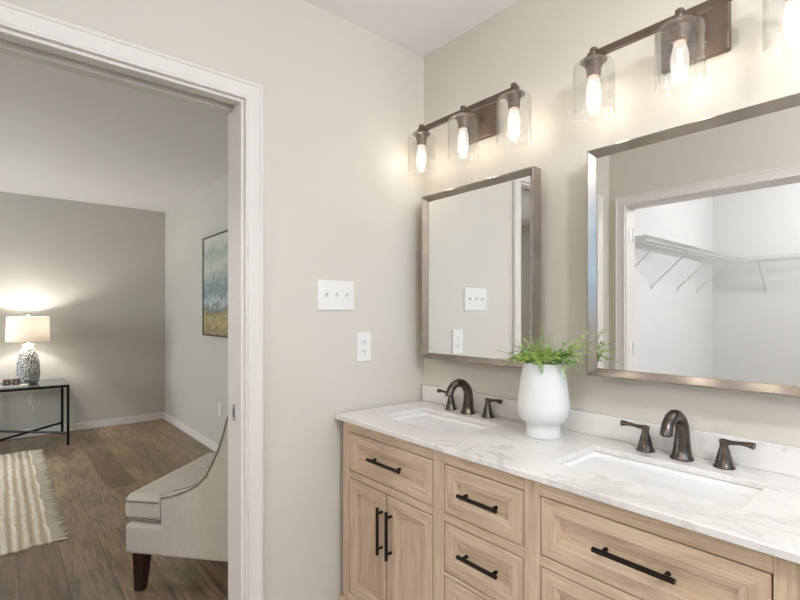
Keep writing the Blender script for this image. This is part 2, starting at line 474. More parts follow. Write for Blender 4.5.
# bedroom
struct(MB().box((BX-.1, -4.4, 0), (BX, BY+.1, 2.6)).build('wall_bedroom_far', M['bedwall']), 'greige bedroom wall behind the lamp table', 'wall')
struct(MB().box((BX, BY, 0), (-.06, BY+.1, 2.6)).build('wall_bedroom_right', M['bedwall']), 'greige bedroom wall with the painting', 'wall')
struct(MB().box((-.33, -4.4, 0), (-.23, YO-.12, 2.6)).build('wall_bedroom_closet', M['bedwall']), 'bedroom wall backing the closet', 'wall')
bx0, bx1, bz0, bz1 = -4.3, -2.75, .8, 2.15
m = MB()
m.box((BX-.1, -4.4, 0), (bx0, -4.3, 2.6)); m.box((bx1, -4.4, 0), (-.23, -4.3, 2.6)); m.box((bx0, -4.4, 0), (bx1, -4.3, bz0)); m.box((bx0, -4.4, bz1), (bx1, -4.3, 2.6))
struct(m.build('wall_bedroom_left', M['bedwall']), 'bedroom wall with a window', 'wall')
w = MB()
for a, b in (((bx0-.06, -4.36, bz0-.06), (bx0+.03, -4.28, bz1+.06)), ((bx1-.03, -4.36, bz0-.06), (bx1+.06, -4.28, bz1+.06)), ((bx0+.03, -4.36, bz0-.06), (bx1-.03, -4.28, bz0+.03)), ((bx0+.03, -4.36, bz1-.03), (bx1-.03, -4.28, bz1+.06)), ((-3.545, -4.35, bz0+.03), (-3.505, -4.30, bz1-.03))):
    w.box(a, b)
wo = struct(w.build('window_2', M['trim']), 'white bedroom window frame', 'window')
MB().box((bx0+.03, -4.332, bz0+.03), (bx1-.03, -4.328, bz1-.03)).build('pane', M['pane'], wo)

# door casings: U-shaped mitred mouldings
CP = [(0, 0), (0, .010), (.002, .014), (.006, .015), (.009, .013), (.012, .0115), (.042, .016), (.047, .017), (.050, .020), (.058, .020), (.062, .016), (.062, 0)]
def casing_x(name, x, sx, ya, yb, zt, label):      # moulding on a wall facing along x; ya > yb
    rings = []
    for k in range(4):
        r = []
        for u, v in CP:
            yy = ya+u if k < 2 else yb-u
            zz = 0 if k in (0, 3) else zt+u
            r.append((x+sx*v, yy, zz))
        rings.append(r)
    return struct(MB().loops(rings).build(name, M['trim'], smooth=True, angle=25), label, 'door casing')
casing_x('trim_1', 0, 1, DY0+.010, DY1-.010, DZ+.010, 'white moulded casing around the bedroom doorway')
casing_x('trim_2', -.12, -1, DY0+.006, DY1-.006, DZ+.006, 'white casing on the bedroom side of the doorway')
rings = []
for k in range(4):
    r = []
    for u, v in CP:
        xx = cx0-.006-u if k < 2 else cx1+.006+u
        r.append((xx, YO+v, 0 if k in (0, 3) else DZ+.006+u))
    rings.append(r)
struct(MB().loops(rings).build('trim_3', M['trim'], smooth=True, angle=25), 'white casing around the closet opening', 'door casing')
# pocket door jamb with slot
m = MB()
m.box((-.12, DY0, 0), (0, hy0, DZ+.04)); m.box((-.12, hy1, 0), (0, DY1, DZ+.04))
m.box((-.042, DY1, DZ), (0, DY0, DZ+.039)); m.box((-.12, DY1, DZ-.004), (-.078, DY0, DZ+.039)); m.box((-.078, DY1, DZ+.032), (-.042, DY0, DZ+.039))
jamb = struct(m.build('door_1', M['trim'], bevel=.0015), 'white pocket door jamb with a slotted head', 'door jamb')
sp = MB().box((-.072, DY0-.002, .920), (-.050, DY0, .977)).build('strike_plate', M['steel'], jamb, bevel=.0008)
MB().box((-.066, DY0-.0026, .934), (-.057, DY0-.002, .963)).build('latch_hole', M['slot'], sp)
# closet jamb
m = MB()
m.box((cx0-.02, YO-.13, 0), (cx0, YO, DZ+.02)); m.box((cx1, YO-.13, 0), (cx1+.02, YO, DZ+.02)); m.box((cx0, YO-.13, DZ), (cx1, YO, DZ+.02))
cj = struct(m.build('door_2', M['trim'], bevel=.0015), 'white jamb lining the closet opening', 'door jamb')
for z in (1.82, 1.05, .25):
    h = MB(); h.box((cx0, YO-.085, z-.045), (cx0+.003, YO-.045, z+.045)); h.tube([(cx0+.006, YO-.09, z-.045), (cx0+.006, YO-.09, z+.045)], .006, 8)
    h.build('hinge', M['plastic'], cj)
# baseboards
def bboard(name, a, b, label): return struct(MB().box(a, b).build(name, M['trim'], bevel=.006), label, 'baseboard')
bboard('baseboard_bedroom_far', (BX, -4.3, 0), (BX+.014, BY, .085), 'white baseboard behind the lamp table')
bboard('baseboard_bedroom_right', (BX+.014, BY-.014, 0), (-.12, BY, .085), 'white baseboard below the painting')
bboard('baseboard_left', (0, DY0+.08, 0), (.014, -.012, .085), 'white baseboard left of the vanity')
bboard('baseboard_closet', (-.116, CY, 0), (2.3, CY+.014, .085), 'white baseboard at the closet back')

# ------------------------------------------------------------------ unseen globe lamps added on the ceilings to light bathroom and closet
def added_ceiling_light(loc, label, power, color):
    r = empty('added_ceiling_light', loc, label, 'ceiling light')
    MB().lathe([(.11, 0), (.11, -.012), (.09, -.022), (.045, -.03), (.045, -.05)], loc, 32).build('canopy', M['plastic'], r, smooth=True, angle=50)
    MB().lathe([(.046, -.048), (.09, -.062), (.128, -.10), (.14, -.15), (.128, -.20), (.09, -.238), (.045, -.255), (.001, -.26)], loc, 32, cap=False).build('globe', M['dome'], r, smooth=True)
    l = bpy.data.lights.new('added_globe_light', 'POINT'); l.energy = power; l.color = color; l.shadow_soft_size = .09
    lo = bpy.data.objects.new('added_globe_light', l); COL.objects.link(lo); lo.location = (0, 0, -.15); lo.parent = r
added_ceiling_light((2.3, -1.1, 2.44), 'unseen glass globe light added to fill the bathroom', 72, (.97, .985, 1.0))  # added fill for walls and counter, out of view
added_ceiling_light((1.3, -3.3, 2.6), 'unseen glass globe light added to brighten the closet', 54, (.99, .985, .99))  # added source for the bright closet, out of view

# ------------------------------------------------------------------ vanity
VX0, VX1, VY, VZ = .038, 1.395, -.455, .887
van = empty('bathroom_vanity', (.716, -.23, 0), 'long light oak double vanity with dark bar pulls below the quartz top', 'vanity')
Lb, Mb, Rb = (.079, .530), (.576, .855), (.901, 1.354)
ZB = .25
m = MB()
F = VY; B = VY+.022
V, H = 0, 1
for a, b in ((VX0, Lb[0]), (Lb[1], Mb[0]), (Mb[1], Rb[0]), (Rb[1], VX1)):
    m.box((a, F, .205), (b, B, VZ), V)
rails = {Lb: [(.205, ZB), (.681, .706), (.850, VZ)], Rb: [(.205, ZB), (.681, .706), (.850, VZ)], Mb: [(.205, ZB), (.522, .533), (.680, .705), (.850, VZ)]}
for (a, b), zs in rails.items():
    for z0, z1 in zs: m.box((a, F, z0), (b, B, z1), H)
m.box((VX0, B, .205), (VX0+.018, -.002, VZ), V); m.box((VX1-.018, B, .205), (VX1, -.002, VZ), V)
m.box((VX0+.018, B, .205), (VX1-.018, -.012, .223), H); m.box((VX0+.018, -.012, .205), (VX1-.018, -.002, VZ), H)
body = m.build('cabinet_body', [M['oakv'], M['oakh']], van, bevel=.0012, seg=1)
MB().box((VX0-.014, F-.014, .185), (VX1+.014, -.002, .215)).build('base_moulding', M['oakh'], van, bevel=.008, seg=3)
for x in (VX0, VX1-.06):
    for y in (F, -.065):
        MB().loops([[(x+i, y+i, 0), (x+.06-i, y+i, 0), (x+.06-i, y+.06-i, 0), (x+i, y+.06-i, 0)] if z == 0 else [(x, y, z), (x+.06, y, z), (x+.06, y+.06, z), (x, y+.06, z)] for z, i in ((0, .01), (.185, 0))]).build('foot', M['oakv'], van, bevel=.002)

def pull_h(x0, x1, z, parent):
    y = F-.022
    h = MB(); h.tube([(x0, y, z), (x1, y, z)], .0058, 12)
    L = x1-x0
    for t in (.12, .88): h.tube([(x0+L*t, F+.0005, z), (x0+L*t, F-.004, z), (x0+L*t, F-.005, z), (x0+L*t, y, z)], [.0052, .0050, .0046, .0046], 10)
    return h.build('handle', M['pull'], parent, smooth=True)
def pull_v(x, z0, z1, parent):
    y = F-.022
    h = MB(); h.tube([(x, y, z0), (x, y, z1)], .0058, 12)
    L = z1-z0
    for t in (.12, .88): h.tube([(x, F+.0005, z0+L*t), (x, F-.004, z0+L*t), (x, F-.005, z0+L*t), (x, y, z0+L*t)], [.0052, .0050, .0046, .0046], 10)
    return h.build('handle', M['pull'], parent, smooth=True)
def front(name, x0, x1, z0, z1, g=.0030, st=.050, vertical=False):
    # frame-and-panel front: flat outer frame, bevel falling to a recessed panel
    x0 += g; x1 -= g; z0 += g; z1 -= g
    m = MB()
    def ring(i, y): return [(x0+i, y, z0+i), (x1-i, y, z0+i), (x1-i, y, z1-i), (x0+i, y, z1-i)]
    lv = [(0, F+.018), (0, F+.0012), (.0012, F), (st*.66, F), (st*.68, F+.0010), (st*.95, F+.0040), (st*.965, F+.0105), (st, F+.011)]
    rings = [ring(i, y) for i, y in lv]
    rv = [[m.bm.verts.new(p) for p in r] for r in rings]
    for a in range(len(rv)-1):
        for j in range(4):
            k = (j+1) % 4
            m.mi = (H if j in (0, 2) else V)
            m._f([rv[a][j], rv[a][k], rv[a+1][k], rv[a+1][j]])
    m.mi = V if vertical else H
    m._f(rv[-1]); m._f(list(reversed(rv[0])))
    return m.build(name, [M['oakv'], M['oakh']], van)
def drawer(b, z0, z1, hx0, hx1, hz): pull_h(hx0, hx1, hz, front('drawer', b[0], b[1], z0, z1))
def door(x0, x1, hx): pull_v(hx, .473, .632, front('door', x0, x1, ZB, .681, vertical=True))
drawer(Lb, .706, .850, .223, .396, .782)
drawer(Mb, .705, .850, .649, .785, .780)
drawer(Mb, .533, .680, .649, .785, .610)
drawer(Mb, ZB, .522, .649, .785, .390)
drawer(Rb, .706, .850, 1.045, 1.209, .782)
door(Lb[0], .3035, .281); door(.3035, Lb[1], .330)
door(Rb[0], 1.1275, 1.103); door(1.1275, Rb[1], 1.152)

# countertop with two rectangular cut-outs
CX0, CX1, CF, CT, CB = .010, 1.424, -.474, .9045, .887
S1, S2, SY0, SY1 = (.138, .522), (.868, 1.276), -.350, -.124
xs = [CX0, S1[0], S1[1], S2[0], S2[1], CX1]; ys = [CF, SY0, SY1, -.001]
m = MB()
vt = [[m.bm.verts.new((x, y, CT)) for y in ys] for x in xs]; vb = [[m.bm.verts.new((x, y, CB)) for y in ys] for x in xs]
cell = lambda i, j: 0 <= i < 5 and 0 <= j < 3 and not (j == 1 and i in (1, 3))
for i in range(5):
    for j in range(3):
        if not cell(i, j): continue
        m._f([vt[i][j], vt[i+1][j], vt[i+1][j+1], vt[i][j+1]]); m._f([vb[i][j], vb[i][j+1], vb[i+1][j+1], vb[i+1][j]])
        for (di, dj, p, q) in ((-1, 0, (i, j+1), (i, j)), (1, 0, (i+1, j), (i+1, j+1)), (0, -1, (i, j), (i+1, j)), (0, 1, (i+1, j+1), (i, j+1))):
            if not cell(i+di, j+dj):
                m._f([vt[p[0]][p[1]], vb[p[0]][p[1]], vb[q[0]][q[1]], vt[q[0]][q[1]]])
ct = tag(m.build('countertop', M['marble'], bevel=.0025, seg=2), 'white veined quartz countertop with two rectangular sink cut-outs on the oak vanity', 'countertop')
tag(MB().box((CX0, -.020, CT), (CX1, -.001, .974)).build('backsplash', M['marble'], bevel=.002), 'low quartz backsplash strip along the wall behind the faucets', 'backsplash')
# undermount sinks
def sink(S, label):
    r = empty('sink', ((S[0]+S[1])/2, (SY0+SY1)/2, CB), label, 'sink', 'undermount sinks in the vanity top')
    m = MB()
    def rr(i, z, rad):
        x0, x1, y0, y1 = S[0]+i, S[1]-i, SY0+i, SY1-i
        p = []
        for cx, cy, a0 in ((x1-rad, y1-rad, 0), (x0+rad, y1-rad, 90), (x0+rad, y0+rad, 180), (x1-rad, y0+rad, 270)):
            for k in range(6):
                a = math.radians(a0+18*k); p.append((cx+rad*math.cos(a), cy+rad*math.sin(a), z))
        return p
    rings = [rr(-.014, CB-.0005, .02), rr(-.002, CB-.0005, .014), rr(.001, CB-.006, .016), rr(.006, CB-.09, .026), rr(.016, CB-.122, .035), rr(.04, CB-.134, .04), rr(.11, CB-.140, .02)]
    outer = [rr(.10, CB-.150, .02), rr(.0, CB-.135, .035), rr(-.014, CB-.012, .02)]
    m.loops(list(reversed(outer)) + rings, True, True)
    m.build('basin', M['ceramic'], r, smooth=True, angle=60)
    MB().lathe([(.024, 0), (.024, .003), (.019, .004), (.017, .002), (.001, .003)], ((S[0]+S[1])/2, (SY0+SY1)/2, CB-.140), 24).build('drain', M['bronze'], r, smooth=True)
sink(S1, 'white rectangular undermount sink at the wall end of the countertop')
sink(S2, 'white rectangular undermount sink right of the white vase')

# ------------------------------------------------------------------ faucets
def faucet(label):
    r = empty('faucet', (0, 0, 0), label, 'faucet', 'widespread bronze faucets')
    m = MB()
    # flared base ring then swelling neck arching forward (-y)
    path = [(0, 0, 0), (0, 0, .005), (0, 0, .010), (0, .001, .026), (0, .002, .048), (0, .002, .070), (0, -.002, .089), (0, -.014, .107), (0, -.034, .119), (0, -.056, .1225), (0, -.078, .117), (0, -.094, .103), (0, -.102, .086), (0, -.104, .078)]
    rad = [.028, .028, .0235, .0212, .0198, .0186, .0176, .0168, .0160, .0154, .0150, .0150, .0156, .0156]
    m.tube(path, rad, 20, [(1, 1)]*4 + [(1.0, .95)]*10)
    sp = m.build('spout', M['bronze'], r, smooth=True, angle=60)
    MB().tube([(0, -.104, .0785), (0, -.1045, .0755)], .0105, 16).build('aerator', M['slot'], sp)
    for s in (-1, 1):
        h = MB().lathe([(.0235, 0), (.0235, .004), (.020, .008), (.0165, .025), (.0130, .040), (.0098, .051), (.0096, .058), (.0105, .063), (.0095, .068), (.001, .069)], (s*.095, .004, 0), 20).build('handle', M['bronze'], r, smooth=True, angle=60)
        x0 = s*.095
        pts = [(x0-s*.009, .004, .063), (x0, .004, .0645), (x0+s*.012, .003, .0645), (x0+s*.026, .001, .0665), (x0+s*.042, -.001, .0685), (x0+s*.054, -.002, .0685), (x0+s*.064, -.003, .0675)]
        MB().tube(pts, [.007, .0078, .0068, .0056, .0060, .0074, .0086], 12, [(1, 1), (1, 1), (1, .9), (1, .85), (1.1, .85), (1.2, .95), (1.25, 1.0)]).build('lever', M['bronze'], h, smooth=True, angle=60)
    return r
fa = faucet('dark bronze arched faucet with two levers by the wall-end sink')
fb = copy_tree(fa); fb['label'] = 'dark bronze arched faucet with two levers right of the white vase'
fa.location = (.325, -.069, CT); fb.location = (1.079, -.069, CT)

# ------------------------------------------------------------------ mirrors
def wall_mirror(x0, x1, z0, z1, label):
    r = empty('wall_mirror', ((x0+x1)/2, 0, z0), label, 'mirror', 'framed mirrors over the vanity')
    prof = [(0, .030), (0, .074), (.0015, .0772), (.003, .078), (.0045, .078), (.006, .0770), (.0225, .0595), (.024, .059), (.024, .048), (.024, .030)]
    rings = [[(x0+u, -v, z0+u) for u, v in prof], [(x1-u, -v, z0+u) for u, v in prof], [(x1-u, -v, z1-u) for u, v in prof], [(x0+u, -v, z1-u) for u, v in prof]]
    MB().loops(rings, True, False, True).build('frame', M['frame'], r, smooth=True, angle=8)
    MB().box((x0+.020, -.058, z0+.020), (x1-.020, -.052, z1-.020)).build('mirror_glass', M['mirror'], r)
    MB().box((x0+.02, -.050, z0+.02), (x1-.02, -.032, z1-.02)).build('backing_board', M['boxbrown'], r)
    MB().box((x0+.1, -.032, z1-.12), (x1-.1, 0, z1-.07)).build('hanging_cleat', M['steel'], r)
wall_mirror(.068, .624, 1.100, 1.789, 'framed mirror hanging next to the room corner, left of the white vase')
wall_mirror(.8147, 1.370, 1.100, 1.789, 'framed mirror reflecting the closet shelves, right of the white vase')

# ------------------------------------------------------------------ vanity lights
BD = -.115
def vanity_light(xc, label):
    r = empty('vanity_light', (0, 0, 0), label, 'wall light', 'three-shade vanity lights')
    MB().box((-.083, -.022, 1.972), (.083, 0, 2.100)).build('back_plate', M['fixture'], r, bevel=.004)
    for sx, sz in ((-.03, 2.01), (.03, 2.01)):
        MB().lathe([(.004, 0), (.004, .004), (.001, .005)], (sx, 0, 0), 10).build('screw', M['steel'], r, smooth=True)
        o = r.children[-1] if False else [c for c in bpy.data.objects if c.parent == r and c.name.startswith('screw')][-1]
        o.rotation_euler = (R90, 0, 0); o.location = (0, -.022, sz)
    MB().tube([(0, -.02, 2.052), (0, BD, 2.052)], .008, 12).build('arm', M['fixture'], r, smooth=True)
    MB().box((-.250, BD-.007, 2.041), (.250, BD+.007, 2.062)).build('bar', M['fixture'], r, bevel=.002)
    for x in (-.232, 0, .232):
        s = MB().lathe([(.002, 2.064), (.010, 2.063), (.011, 2.061), (.011, 2.048), (.008, 2.043), (.012, 2.040), (.036, 2.037), (.037, 2.033), (.030, 2.030), (.024, 2.026), (.024, 2.018), (.020, 2.014), (.020, 1.992), (.017, 1.988), (.001, 1.988)], (x, BD, 0), 24).build('socket', M['fixture'], r, smooth=True, angle=50)
        MB().lathe([(.009, 2.0625), (.011, 2.064), (.011, 2.071), (.008, 2.074), (.001, 2.075)], (x, BD, 0), 16).build('finial', M['fixture'], s, smooth=True)
        MB().lathe([(.012, 2.0295), (.046, 2.0285), (.0535, 2.026), (.0575, 2.019), (.0580, 2.006), (.0580, 1.878), (.0588, 1.8765), (.0575, 1.8752), (.0560, 1.878), (.0560, 2.006), (.0555, 2.017), (.0520, 2.0235), (.046, 2.0255), (.012, 2.0265)], (x, BD, 0), 40, cap=False).build('glass_shade', M['seeded'], r, smooth=True, angle=70)
        b = MB().lathe([(.013, 1.989), (.013, 1.987), (.0135, 1.985), (.017, 1.972), (.0205, 1.955), (.0215, 1.938), (.0200, 1.915), (.0165, 1.893), (.010, 1.880), (.001, 1.876)], (x, BD, 0), 20).build('bulb', M['bulb'], r, smooth=True)
        f = MB()
        for k in range(5):
            a = k*2*math.pi/5
            f.tube([(x+.004*math.cos(a), BD+.004*math.sin(a), 1.97), (x+.009*math.cos(a+.3), BD+.009*math.sin(a+.3), 1.90)], .0009, 5)
        f.build('filament', M['filament'], b)
        l = bpy.data.lights.new('bulb_light', 'POINT'); l.energy = .62; l.color = (1.0, .93, .85); l.shadow_soft_size = .018
        lo = bpy.data.objects.new('bulb_light', l); COL.objects.link(lo); lo.location = (x, BD, 1.935); lo.parent = r
    r.location = (xc, 0, 0)
    return r
v1 = vanity_light(.342, '')
v1['label'] = 'three-shade bronze vanity light next to the room corner'
v2 = copy_tree(v1); v2.location = (1.090, 0, 0)
v2['label'] = 'three-shade bronze vanity light above the closet-reflecting mirror'

# ------------------------------------------------------------------ switch plate and outlets
sw = empty('light_switch', (0, -.464, 1.303), 'white triple toggle switch plate on the doorway wall', 'light switch')
MB().box((0, -.547, 1.303), (.006, -.381, 1.417)).build('plate', M['plastic'], sw, bevel=.004, seg=3)
for k in (-1, 0, 1):
    y = -.464+k*.046
    MB().box((.006, y-.006, 1.347), (.0068, y+.006, 1.372)).build('toggle_slot', M['whiteboard'], sw)
    t = MB(); t.loops([[(.006, y-.0045, 1.352), (.006, y+.0045, 1.352), (.006, y+.0045, 1.367), (.006, y-.0045, 1.367)], [(.019, y-.0035, 1.365), (.019, y+.0035, 1.365), (.019, y+.0035, 1.373), (.019, y-.0035, 1.373)]])
    t.build('toggle', M['plastic'], sw, bevel=.001)
    for z in (1.33, 1.39):
        MB().tube([(.0055, y, z), (.0068, y, z)], .003, 8).build('screw', M['whiteboard'], sw)
def outlet(x, y, z, face, label, cat='outlet'):
    # face: 'x' faces +x, 'y' faces -y
    r = empty('wall_outlet', (x, y, z), label, cat)
    def bx(a0, a1, z0, z1, d0, d1):
        if face == 'x': return ((x+d0, y+a0, z+z0), (x+d1, y+a1, z+z1))
        return ((x+a0, y-d0, z+z0), (x+a1, y-d1, z+z1))
    MB().box(*bx(-.036, .036, 0, .118, 0, .006)).build('plate', M['plastic'], r, bevel=.003, seg=3)
    for zc in (.040, .078):
        f = MB().box(*bx(-.017, .017, zc-.014, zc+.014, .006, .0075)).build('receptacle', M['plastic'], r, bevel=.0008)
        g = MB()
        g.box(*bx(-.0075, -.0055, zc-.003, zc+.006, .0075, .0079)); g.box(*bx(.0055, .0075, zc-.003, zc+.006, .0075, .0079)); g.box(*bx(-.002, .002, zc-.010, zc-.006, .0075, .0079))
        g.build('slots', M['slot'], f)
outlet(0, -.333, 1.097, 'x', 'white duplex outlet on the wall left of the corner mirror')
outlet(-2.83, BY, .35, 'y', 'white outlet low on the bedroom wall behind the armchair')

# ------------------------------------------------------------------ vase with greenery
vx, vy = .706, -.142
vz = CT
prof = [(.050, 0), (.0535, .002), (.0535, .012), (.0515, .026), (.0515, .036), (.056, .043), (.066, .051), (.075, .064), (.0795, .084), (.0798, .098), (.0768, .130), (.0712, .168), (.0655, .203), (.0612, .227), (.0600, .231), (.0580, .231), (.0566, .227), (.058, .20), (.056, .19), (.001, .19)]
tag(MB().lathe(prof, (vx, vy, vz), 48).build('vase', M['vase'], smooth=True, angle=60), 'matte white footed ceramic vase standing between the two sinks', 'vase')
pl = empty('fern_bouquet', (vx, vy, vz+.19), 'green leafy fern sprigs filling the white vase', 'plant')
MB().lathe([(.054, 0), (.054, .03), (.03, .042), (.001, .044)], (vx, vy, vz+.186), 20).build('moss', M['moss'], pl, smooth=True)
def frond(p0, d, L, leafL, mat, droop=.5, n=14, seed=0, leafw=.42, zmin=0):
    rnd = random.Random(seed)
    m = MB(); pts = []
    p = Vector(p0); d = Vector(d).normalized(); ns = 16
    for i in range(ns+1):
        pts.append(p.copy()); p = p + d*(L/ns)
        d = (d + Vector((0, 0, -droop*.09)) + Vector((rnd.uniform(-.03, .03), rnd.uniform(-.03, .03), 0))).normalized()
        if p.y > -.085: p.y = -.085
        if p.z < zmin: p.z = zmin
    m.tube(pts, [.0011*(1-.6*i/ns) for i in range(ns+1)], 5)
    m.mi = 0
    for k in range(n):
        t = .16 + .84*k/(n-1)
        i = min(int(t*ns), ns-1); q = pts[i].lerp(pts[i+1], t*ns-i)
        tan = (pts[i+1]-pts[i]).normalized()
        side = tan.cross(Vector((0, 0, 1)))
        if side.length < .1: side = Vector((1, 0, 0))
        side.normalize(); nor = side.cross(tan).normalized()
        ll = leafL*(1-.65*abs(t-.35)**1.3)*rnd.uniform(.8, 1.15)
        for s in (-1, 1):
            a = (side*s + tan*.55 + nor*rnd.uniform(-.55, .75)).normalized()
            w = a.cross(nor).normalized()
            hw = ll*leafw*.5
            c0 = q; tip = q+a*ll
            mid = q+a*ll*.5
            vs = [c0, mid+w*hw-nor*.0005, tip, mid-w*hw-nor*.0005]
            top = mid+nor*ll*.06
            bv = [m.bm.verts.new(v) for v in vs]; tv = m.bm.verts.new(top)
            und = m.bm.verts.new(mid-nor*.0006)
            for j in range(4):
                m._f([bv[j], bv[(j+1) % 4], tv]); m._f([bv[(j+1) % 4], bv[j], und])
    return m.build('frond', mat, pl, smooth=False)
# pointing axes: image-right at the vase is about (+.75,+.66,0) and image-left the opposite
n_f = 0
rnd = random.Random(3)
for k in range(82):
    a = rnd.uniform(0, 2*math.pi); rr_ = .056*math.sqrt(rnd.random())
    tilt = rnd.uniform(.15, 2.2)*(.4+.6*rr_/.056)
    d = (math.cos(a)*tilt, math.sin(a)*tilt*.8, 1.0)
    frond((vx+rr_*math.cos(a), vy+rr_*math.sin(a), vz+.230), d, rnd.uniform(.05, .090), rnd.uniform(.0105, .0135), M[rnd.choice(['leafA', 'leafA', 'leafA', 'leafB', 'leafC'])], rnd.uniform(.6, 2.2), 10, 100+k, .66, vz+.236)
big = [((.95, .3, 1.1), .14, .018, 'leafA', .1, .65), ((1.0, .1, .6), .13, .016, 'leafA', .35, .65), ((.95, .2, .95), .135, .017, 'leafA', .25, .65), ((.9, .1, .75), .12, .017, 'leafA', .3, .65), ((1.0, .25, 1.3), .13, .014, 'leafA', .05, .55), ((.9, -.3, .5), .11, .017, 'leafB', .9, .6), ((.7, .1, 1.2), .10, .015, 'leafA', .3, .65),
       ((-.12, .1, 1.2), .125, .011, 'leafC', .05, .4), ((.02, -.1, 1.3), .10, .010, 'leafC', .1, .4), ((-.45, .2, 1.0), .11, .011, 'leafC', .2, .42), ((.25, .1, 1.1), .095, .011, 'leafC', .1, .4),
       ((-.95, -.3, .42), .115, .007, 'leafC', .2, .35), ((-1.0, -.5, .22), .12, .007, 'leafC', .25, .35), ((-.9, -.6, .1), .10, .006, 'leafC', .5, .35)]
for k, (d, L, ll, mt, dr, lw_) in enumerate(big):
    dv = Vector(d)
    frond((vx+.045*dv.x, vy+.045*dv.y, vz+.232), d, L, ll, M[mt], dr, 9, 300+k, lw_)
frond((vx+.030, vy-.058, vz+.232), (.5, -.5, .1), .03, .010, M['leafB'], 6, 5, 401, .6)
frond((vx+.066, vy-.01, vz+.232), (.9, -.1, .2), .05, .010, M['leafA'], 5, 6, 402, .6)

# ------------------------------------------------------------------ bedroom: end table, lamp, decor
TX0, TX1, TY0, TY1, TZ = -4.69, -4.095, -1.535, -.932, .592
tb = empty('end_table', ((TX0+TX1)/2, (TY0+TY1)/2, 0), 'black metal end table with a smoky glass top under the lamp', 'table')
lw = .022
for x in (TX0, TX1-lw):
    for y in (TY0, TY1-lw):
        MB().box((x, y, 0), (x+lw, y+lw, TZ-.02)).build('leg', M['black'], tb)
m = MB()
m.box((TX0, TY0, TZ-.022), (TX0+lw, TY1, TZ)); m.box((TX1-lw, TY0, TZ-.022), (TX1, TY1, TZ)); m.box((TX0+lw, TY0, TZ-.022), (TX1-lw, TY0+lw, TZ)); m.box((TX0+lw, TY1-lw, TZ-.022), (TX1-lw, TY1, TZ))
m.build('top_frame', M['black'], tb)
MB().box((TX0+.006, TY0+.006, TZ-.004), (TX1-.006, TY1-.006, TZ+.004)).build('glass_top', M['topglass'], tb)
for a, b, dz in (((TX0+.011, TY0+.011), (TX1-.011, TY1-.011), 0), ((TX0+.011, TY1-.011), (TX1-.011, TY0+.011), .0)):
    MB().tube([(a[0], a[1], .12+dz), (b[0], b[1], .12+dz)], .0115, 8).build('cross_brace', M['black'], tb)
T = TZ+.004
lx, ly = -4.43, -1.24
lamp = empty('table_lamp', (lx, ly, T), 'lit table lamp with a carved white base and drum shade', 'lamp')
LAMP = (lx, ly)
MB().lathe([(.062, 0), (.081, .010), (.092, .05), (.0965, .10), (.095, .16), (.088, .22), (.077, .28), (.062, .325), (.048, .350)], (lx, ly, T), 40).build('lamp_base', M['carved'], lamp, smooth=True, angle=60)
MB().lathe([(.048, .350), (.042, .364), (.041, .374), (.050, .380), (.050, .387), (.03, .391), (.008, .395), (.008, .41), (.016, .412), (.016, .44), (.006, .444)], (lx, ly, T), 24).build('neck', M['lampwhite'], lamp, smooth=True, angle=40)
Z0, Z1 = .418, .662
m = MB().lathe([(.177, Z0), (.170, Z1), (.1685, Z1), (.1755, Z0)], (lx, ly, T), 56, cap=False)
m.build('lamp_shade', M['shade'], lamp, smooth=True, angle=50)
m = MB()
for k in range(3):
    a = k*2*math.pi/3+.4
    m.tube([(lx, ly, T+Z1-.012), (lx+.169*math.cos(a), ly+.169*math.sin(a), T+Z1-.006)], .002, 6)
m.tube([(lx+.05*math.sin(t*math.pi)*1, ly, T+.43+t*(Z1-.44)) for t in [i/10 for i in range(11)]], .002, 6)
m.tube([(lx-.05*math.sin(t*math.pi)*1, ly, T+.43+t*(Z1-.44)) for t in [i/10 for i in range(11)]], .002, 6)
m.build('harp', M['steel'], lamp)
MB().lathe([(.004, Z1-.014), (.004, Z1+.008), (.010, Z1+.014), (.011, Z1+.022), (.006, Z1+.028), (.001, Z1+.029)], (lx, ly, T), 12).build('finial', M['steel'], lamp, smooth=True)
MB().lathe([(.012, .444), (.016, .465), (.028, .50), (.028, .52), (.016, .54), (.001, .543)], (lx, ly, T), 16).build('bulb', M['lampbulb'], lamp, smooth=True)
l = bpy.data.lights.new('lamp_light', 'POINT'); l.energy = 15; l.color = (1.0, .985, .96); l.shadow_soft_size = .03
lo = bpy.data.objects.new('lamp_light', l); COL.objects.link(lo); lo.location = (0, 0, .575); lo.parent = lamp
cp = [(lx-.09, ly+.02, T+.012), (lx-.16, ly+.03, T+.008), (TX0-.006, ly+.035, T+.004), (TX0-.016, ly+.035, T-.03), (TX0-.016, ly+.05, T-.12), (TX0-.014, ly+.01, T-.2), (TX0-.016, ly+.05, T-.28), (TX0-.016, ly+.04, T-.34)]
tag(MB().tube(cp, .003, 6).build('power_cord', M['whiteboard'], smooth=True), 'thin pale lamp cord hanging behind the end table', 'cord')
bk = empty('book', (-4.24, -1.37, T), 'thin white book lying on the end table under the brown blocks', 'book')
MB().box((-4.30, -1.50, T), (-4.18, -1.246, T+.003)).build('back_cover', M['lampwhite'], bk)
MB().box((-4.298, -1.498, T+.003), (-4.184, -1.25, T+.012)).build('pages', M['whiteboard'], bk)
MB().box((-4.30, -1.50, T+.012), (-4.18, -1.246, T+.015)).build('cover', M['lampwhite'], bk)
for yy, lab in ((-1.404, 'brown square block on the white book, farther from the lamp'), (-1.3375, 'brown square block on the white book, next to the lamp base')):
    r = empty('decorative_block', (-4.265, yy, T+.015), lab, 'decorative block', 'pair of brown blocks')
    MB().box((-4.295, yy-.030, T+.015), (-4.235, yy+.030, T+.071)).build('block', M['boxbrown'], r, bevel=.004)
    MB().box((-4.2355, yy-.005, T+.034), (-4.2340, yy+.005, T+.052)).build('latch', M['steel'], r)

